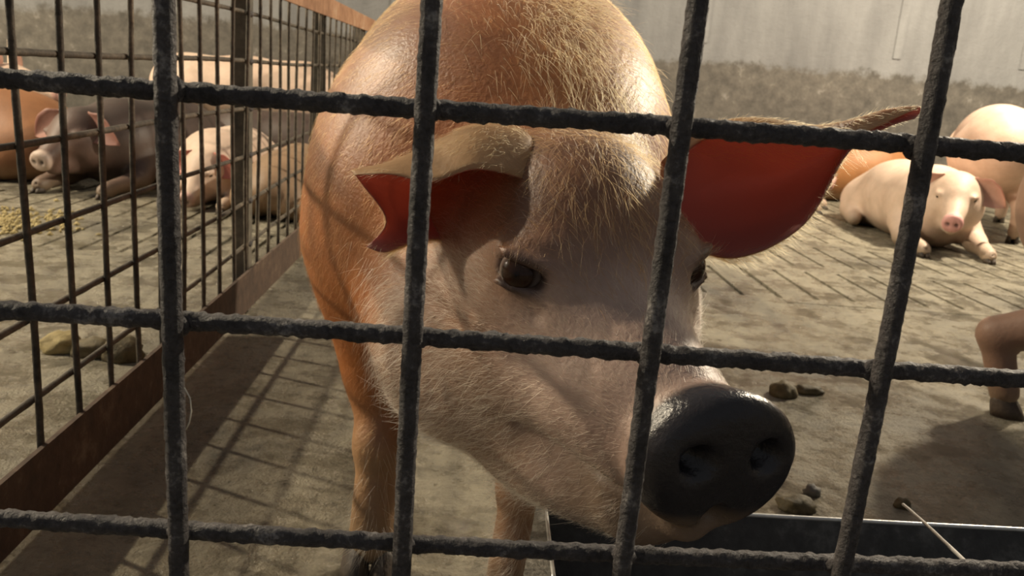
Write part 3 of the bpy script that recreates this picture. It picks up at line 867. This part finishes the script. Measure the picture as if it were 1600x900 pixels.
def ear_sheet(kind, sx, nu=14, nv=11):
    """thick curved leaf for a background pig's ear, head-local coordinates"""
    b, l, n = {'flop': ((0.066, -0.062, 0.052), (0.80, 0.26, -0.42), (0.12, 0.88, 0.36)),
               'up': ((0.058, -0.075, 0.070), (0.50, -0.10, 0.86), (0.15, 0.95, 0.10)),
               'side': ((0.066, -0.065, 0.055), (0.93, -0.05, 0.18), (0.05, 0.85, 0.45))}[kind]
    l = np.array(l)/np.linalg.norm(l); n = np.array(n); n -= l*(n @ l); n /= np.linalg.norm(n); w = np.cross(n, l)
    U = np.linspace(-0.12, 1, nu); Vv = np.linspace(-1, 1, nv)
    ww = np.interp(U, [-0.12, 0, 0.25, 0.55, 0.8, 1], [0.030, 0.036, 0.060, 0.055, 0.032, 0.003])
    S = np.array(b) + l*(U[:, None, None]*0.165) + w*(ww[:, None]*Vv[None])[..., None] + n*(0.030*(Vv**2)[None]*np.minimum(1, ww/0.05)[:, None] - 0.012 - 0.02*(U**2)[:, None])[..., None]
    th = np.interp(U, [-0.12, 1], [0.012, 0.005])[:, None, None]*(1-0.6*Vv**4)[None, :, None]
    A = S + n*th/2; B = S - n*th/2; o = nu*nv
    V = np.concatenate([A.reshape(-1, 3), B.reshape(-1, 3)])
    F = []
    for i in range(nu-1):
        for j in range(nv-1):
            q = (i*nv+j, (i+1)*nv+j, (i+1)*nv+j+1, i*nv+j+1); F.append(q); F.append(tuple(o+k for k in q[::-1]))
        for j in (0, nv-1):
            q = (i*nv+j, (i+1)*nv+j, o+(i+1)*nv+j, o+i*nv+j); F.append(q[::-1] if j == 0 else q)
    for j in range(nv-1):
        for i in (0, nu-1):
            q = (i*nv+j, i*nv+j+1, o+i*nv+j+1, o+i*nv+j); F.append(q if i == 0 else q[::-1])
    F = np.array(F)
    if sx < 0: V = V*np.array([-1, 1, 1]); F = F[:, ::-1]
    return V, F, np.r_[np.ones(o), np.zeros(o)]
def pig_fn(pose, P):
    head_o = np.array(P['head']); HRm = rotm(math.pi+P.get('hyaw', 0), P.get('hpitch', 0), P.get('hroll', 0))*np.array([-1, 1, 1])[None]
    def fn(p):
        S0 = np.stack([np.abs(p[:, 0]), p[:, 1], p[:, 2]], 1)
        if pose == 'lie':
            d = ell(p, (0, 0.22, 0.18), (0.215, 0.50, 0.205))
            d = smin(d, ell(p, (0, -0.12, 0.19), (0.195, 0.22, 0.195)), 0.08)
            d = smin(d, ell(S0, (0.13, 0.50, 0.12), (0.12, 0.20, 0.13)), 0.06)
            d = smin(d, cone(p, (0, -0.18, 0.22), head_o+HRm @ np.array([0, -0.08, -0.02]), 0.15, 0.105), 0.06)
            l = cone(S0, (0.14, -0.18, 0.11), (0.165, -0.28, 0.055), 0.075, 0.050)
            l = smin(l, cone(S0, (0.165, -0.28, 0.055), (0.145, -0.46, 0.040), 0.045, 0.030), 0.02)
            l = smin(l, ell(S0, (0.143, -0.48, 0.032), (0.032, 0.045, 0.032)), 0.015)
            l = smax(l, -cone(S0, (0.143, -0.45, 0.05), (0.143, -0.55, 0.03), 0.004, 0.004), 0.006)
            d = smin(d, l, 0.035)
            l = cone(S0, (0.20, 0.48, 0.07), (0.235, 0.28, 0.045), 0.06, 0.035)
            d = smin(d, l, 0.03)
        else:
            d = ell(p, (0, -0.30, 0.40), (0.185, 0.22, 0.205))
            d = smin(d, ell(p, (0, 0.05, 0.40), (0.205, 0.40, 0.215)), 0.10)
            d = smin(d, ell(p, (0, 0.40, 0.41), (0.185, 0.23, 0.195)), 0.08)
            d = smin(d, cone(p, (0, -0.36, 0.42), head_o+HRm @ np.array([0, -0.08, -0.02]), 0.15, 0.105), 0.07)
            for sx, k in ((-1, 0), (1, 1)):
                fy = P.get('front', (-0.34, -0.30))[k]; hy = P.get('hind', (0.46, 0.42))[k]
                l = cone(p, (sx*0.10, -0.30, 0.32), (sx*0.11, (fy-0.30)/2+0.01, 0.20), 0.085, 0.048)
                l = smin(l, cone(p, (sx*0.11, (fy-0.30)/2+0.01, 0.20), (sx*0.11, fy, 0.045), 0.042, 0.027), 0.02)
                d = smin(d, l, 0.04)
                l = cone(p, (sx*0.10, 0.40, 0.36), (sx*0.115, 0.36+(hy-.42)*.4, 0.23), 0.125, 0.065)
                l = smin(l, cone(p, (sx*0.115, 0.36+(hy-.42)*.4, 0.23), (sx*0.115, hy+0.035, 0.155), 0.058, 0.034), 0.025)
                l = smin(l, cone(p, (sx*0.115, hy+0.035, 0.155), (sx*0.115, hy, 0.045), 0.030, 0.027), 0.015)
                d = smin(d, l, 0.05)
        h, S = head_sdf((p-head_o) @ HRm)
        d = smin(d, h, 0.04)
        d = smax(d, 0.002-p[:, 2], 0.01)
        return d
    return fn, head_o, HRm
def pig_skin():
    m, nt, b = mat('pig_skin')
    at_ = nt.nodes.new('ShaderNodeAttribute'); at_.attribute_name = 'Col'
    n1 = geo_noise(nt, 9, 5, 0.65); n2 = geo_noise(nt, 130, 4, 0.6)
    r1 = ramp(nt, n1.outputs['Fac'], [(0.3, (0.80,0.76,0.72)), (0.65, (1.08,1.06,1.05))])
    c = mixc(nt, 1.0, at_.outputs['Color'], r1.outputs['Color'], 'MULTIPLY')
    nt.links.new(c, b.inputs['Base Color']); b.inputs['Roughness'].default_value = 0.55
    b.inputs['Subsurface Weight'].default_value = 0.10; b.inputs['Subsurface Radius'].default_value = (0.012, 0.005, 0.003); b.inputs['Subsurface Scale'].default_value = 1.0
    bump(nt, b, n2.outputs['Fac'], 0.3, 0.003)
    return m
M['pig'] = pig_skin()
EYEB = uvsphere('eye', (0,0,0), 0.011, 12, 8); EYEB.materials.append(plain('small_eye', (0.012,0.008,0.006), 0.08))
BODY_CACHE = {}
def pig(label, loc, rz, pose, P, base, snout=(0.55,0.33,0.28), ear=None, patch=None, scale=1.0, group='pigs resting in the pens', h=0.0115):
    fn, ho, hr = pig_fn(pose, P)
    key = (pose, repr(sorted(P.items())))
    if key not in BODY_CACHE:
        lo, hi = ((-0.36, -0.82, -0.02), (0.36, 0.80, 0.62)) if pose == 'lie' else ((-0.36, -0.95, -0.01), (0.36, 0.72, 0.80))
        BODY_CACHE[key] = surface(fn, lo, hi, h, 4, 0.05)
    V, F = BODY_CACHE[key]
    L = (V-ho) @ hr; A = np.abs(L[:, 0])
    S = np.stack([A, L[:, 1], L[:, 2]], 1)
    c = np.tile(np.array(base, float), (len(V), 1))
    if patch:                                   # second coat colour on the head and shoulders
        c = lerp3(c, patch, sstep(L[:, 1], -0.10, 0.06)*0.8)
    c = lerp3(c, snout, sstep(L[:, 1], 0.150, 0.170)*sstep(np.hypot(A, L[:, 2]+0.047), 0.055, 0.045))
    nos = sstep(np.hypot(A-0.017, L[:, 2]+0.047), 0.012, 0.006)*sstep(L[:, 1], 0.16, 0.18)*sstep(L[:, 1], 0.196, 0.188)
    c = lerp3(c, np.array(snout)*0.25, nos)
    dirt = sstep(V[:, 2], 0.10, 0.02)
    c = lerp3(c, (0.20, 0.16, 0.10), dirt*0.55)
    ec = np.array(ear if ear is not None else np.array(base)*np.array([1.05, 0.8, 0.75]))
    Vs, Fs, Cs = [V], [F], [c]; off = len(V)
    for sx in (-1, 1):
        v, f, inn = ear_sheet(P.get('ears', 'flop'), sx)
        Vs.append(ho + v @ hr.T); Fs.append((f if np.linalg.det(hr) > 0 else f[:, ::-1])+off); off += len(v)
        Cs.append(np.where(inn[:, None] > 0, ec[None], np.array(base)[None]))
    me = mesh_np('pig_body', np.concatenate(Vs), np.concatenate(Fs), [M['pig']]); set_col(me, np.concatenate(Cs))
    root = empty('pig', loc, rz); root.scale = (scale,)*3
    tag(root, label, 'pig', group)
    link('body', me, None, root)
    for s in (-1, 1):
        o = link('eye', EYEB, None, root); o.location = Vector((ho + hr @ np.array([s*0.074, 0.024, 0.012])).tolist())
    if pose == 'stand':
        for sx, k in ((-1, 0), (1, 1)):
            for y in (P.get('front', (-0.34, -0.30))[k]-0.005, P.get('hind', (0.46, 0.42))[k]-0.005):
                o = link('hoof', HOOF, None, root); o.location = (sx*(0.11 if y < 0 else 0.115), y, 0)
    else:
        for sx in (-1, 1):
            o = link('hoof', HOOF, None, root); o.location = (sx*0.143, -0.500, 0.002); o.scale = (1.0, 0.9, 0.75)
    return root
def gp(px, py, z=0.0):
    q = atz(px, py, z); return (float(q[0]), float(q[1]), 0.0)
PINK = (0.56, 0.40, 0.31); PALE = (0.60, 0.46, 0.36); GING = (0.34, 0.155, 0.055); DARK = (0.058, 0.038, 0.03); TAN = (0.26, 0.17, 0.10)
LIE = dict(head=(0, -0.38, 0.255), hpitch=-0.22)
# right pen
pig('pale pink pig lying with its face and two front feet toward the viewer', (1.96, 3.27, 0), math.radians(-8), 'lie',
    dict(head=(0, -0.37, 0.262), hpitch=-0.30, hyaw=math.radians(-20), ears='flop'), PALE, (0.62, 0.33, 0.31), (0.55,0.33,0.26), scale=0.87)
pig('orange brown pig lying against the wall behind the pale pink pig', (2.20, 4.62, 0), math.radians(90), 'lie', LIE, GING, snout=(.3,.18,.12))
pig('pinkish pig lying half hidden behind the raised red ear', (1.42, 4.22, 0), math.radians(62), 'lie', LIE, (0.48,0.32,0.25), scale=0.9)
pig('pale pig standing with its rump to the viewer at the right edge', (2.58, 3.84, 0), math.radians(152), 'stand', dict(head=(0, -0.58, 0.40), hpitch=-0.5), PINK)
pig('brownish pig at the right edge of which one hind leg shows', (1.612, 0.97, 0), math.radians(60), 'stand',
    dict(head=(0, -0.58, 0.40), hpitch=-0.5, hind=(0.585, 0.36)), (0.30, 0.19, 0.135))
# left pen
pig('dark brown pig lying with its pale snout turned to the left', (-1.40, 3.30, 0), math.radians(-10), 'lie',
    dict(head=(-0.07, -0.40, 0.235), hpitch=-0.28, hyaw=math.radians(-6), ears='flop'), DARK, (0.52, 0.42, 0.36), (0.30, 0.15, 0.12), (0.15, 0.095, 0.075), scale=0.9)
pig('ginger pig lying side on at the far left edge', (-2.33, 3.27, 0), math.radians(-88), 'lie', LIE, (0.24,0.105,0.04), snout=(.3,.18,.12))
pig('dark pig dozing in the row behind the fence', (-1.10, 4.20, 0), math.radians(-90), 'lie', dict(head=(0, -0.38, 0.20), hpitch=-0.45), DARK, scale=0.75)
pig('pale pink pig asleep with a reddish ear beside the fence post', (-0.985, 3.08, 0), math.radians(-1), 'lie',
    dict(head=(0, -0.38, 0.18), hpitch=-0.50, hyaw=math.radians(-14), ears='flop'), PALE, (0.58, 0.38, 0.33), (0.52, 0.20, 0.16), scale=0.71)
pig('muddy tan pig lying with its rump toward the viewer by the fence', (-0.692, 3.02, 0), math.radians(178), 'lie', dict(head=(0, -0.38, 0.20), hpitch=-0.45), TAN, scale=0.60)
pig('large pale pig standing at the back of the left pen', (-1.26, 4.66, 0), math.radians(96), 'stand', dict(head=(0, -0.58, 0.40), hpitch=-0.5), PALE, scale=0.9)
pig('pale pig with a pricked pink ear behind the ginger pig', (-2.55, 3.95, 0), math.radians(85), 'lie', dict(head=(0, -0.38, 0.34), hpitch=0.1, ears='up'), PALE)

# ------------------------------------------------------------------ dung, stones, straw
def lump(name, loc, r, m, seed, label, cat, group=None):
    bm = bmesh.new(); bmesh.ops.create_icosphere(bm, subdivisions=3, radius=1.0)
    for v in bm.verts:
        k = 1 + 0.30*mnoise.noise(v.co*1.6 + Vector((seed, 0, 0))) + 0.16*mnoise.noise(v.co*4.3 + Vector((0, seed, 0)))
        v.co = Vector((v.co.x*r[0]*k, v.co.y*r[1]*k, max(v.co.z*r[2]*k, -0.35*r[2])))
    me = bpy.data.meshes.new(name); bm.to_mesh(me); bm.free(); me.polygons.foreach_set('use_smooth', [True]*len(me.polygons))
    o = link(name, me, m); o.location = (loc[0], loc[1], 0.35*r[2])
    return tag(o, label, cat, group)
M['dung'] = rusty('dung', (0.045,0.035,0.015), (0.13,0.10,0.045), (0.24,0.19,0.09), 0.7, 70, 0, 1.0)
M['dung_pale'] = rusty('feed_mash', (0.22,0.17,0.07), (0.38,0.30,0.13), (0.50,0.42,0.22), 0.8, 80, 0, 1.0)
M['stone'] = rusty('stone', (0.06,0.055,0.045), (0.14,0.13,0.11), (0.26,0.24,0.21), 0.7, 60, 0, .8)
lump('dung_lump', gp(1222, 618), (0.026,0.022,0.022), M['dung'], 1, 'knobbly olive dung lump just right of the snout top', 'dung', 'droppings on the floor')
lump('dung_lump', gp(1262, 614), (0.030,0.016,0.013), M['dung'], 2, 'flat olive dung smear beside the knobbly lump', 'dung', 'droppings on the floor')
lump('dung_lump', gp(1243, 795), (0.030,0.018,0.014), M['dung'], 3, 'brown dung lump above the trough rim beside the snout', 'dung', 'droppings on the floor')
lump('stone', gp(1268, 773), (0.012,0.010,0.011), M['stone'], 4, 'small grey stone behind the trough rim', 'stone')
lump('dung_lump', gp(1409, 792), (0.012,0.010,0.010), M['dung'], 5, 'small dark crumb beside the loose wire end', 'dung', 'droppings on the floor')
lump('dung_lump', gp(98, 545), (0.040,0.035,0.024), M['dung_pale'], 6, 'yellowish dung lump behind the side fence near its foot', 'dung', 'droppings on the floor')
lump('dung_lump', gp(148, 553), (0.040,0.032,0.022), M['dung'], 7, 'dark wet dung lump between the yellowish one and the fence rail', 'dung', 'droppings on the floor')
lump('dung_lump', gp(192, 560), (0.038,0.030,0.030), M['dung'], 8, 'dark dung heap hard against the fence rail', 'dung', 'droppings on the floor')
# scattered mash and grit, uncountable
def crumbs(name, n, centre, spread, size, m, label, cat, seed):
    g = np.random.default_rng(seed); V = []; F = []
    base = np.array([(1,0,0),(-1,0,0),(0,1,0),(0,-1,0),(0,0,1),(0,0,-0.3)], float)
    tri = [(0,2,4),(2,1,4),(1,3,4),(3,0,4),(2,0,5),(1,2,5),(3,1,5),(0,3,5)]
    for i in range(n):
        c = np.array([centre[0]+g.normal(0, spread[0]), centre[1]+g.normal(0, spread[1]), 0.0])
        if c[0] < -0.44 and c[0] > -0.51: continue
        sc = size*(0.4+g.random(3)*1.1); a = g.random()*6.28
        R = np.array([[math.cos(a), -math.sin(a), 0],[math.sin(a), math.cos(a), 0],[0,0,1]])
        o = len(V); V += [R @ (b*sc)+c+np.array([0,0,0.2*size]) for b in base]; F += [(o+t[0], o+t[1], o+t[2]) for t in tri]
    o = link(name, pydata(name, V, F, True), m); tag(o, label, cat, kind='stuff')
    return o
crumbs('feed_mash', 420, gp(8, 348), (0.10, 0.11), 0.009, M['dung_pale'], 'yellow crumbled feed mash spilled on the slats at far left', 'feed', 3)
# pale fibre caught on a bar
fb = [at(288,606,.338), at(297,622,.336), at(299,642,.335), at(296,660,.336), at(291,671,.338)]
o = link('fibre', tube_mesh('fibre', fb, 0.0003, 6), plain('fibre', (0.6,0.55,0.45), 0.6)); tag(o, 'thin pale curled fibre stuck to the leftmost near bar', 'fibre')
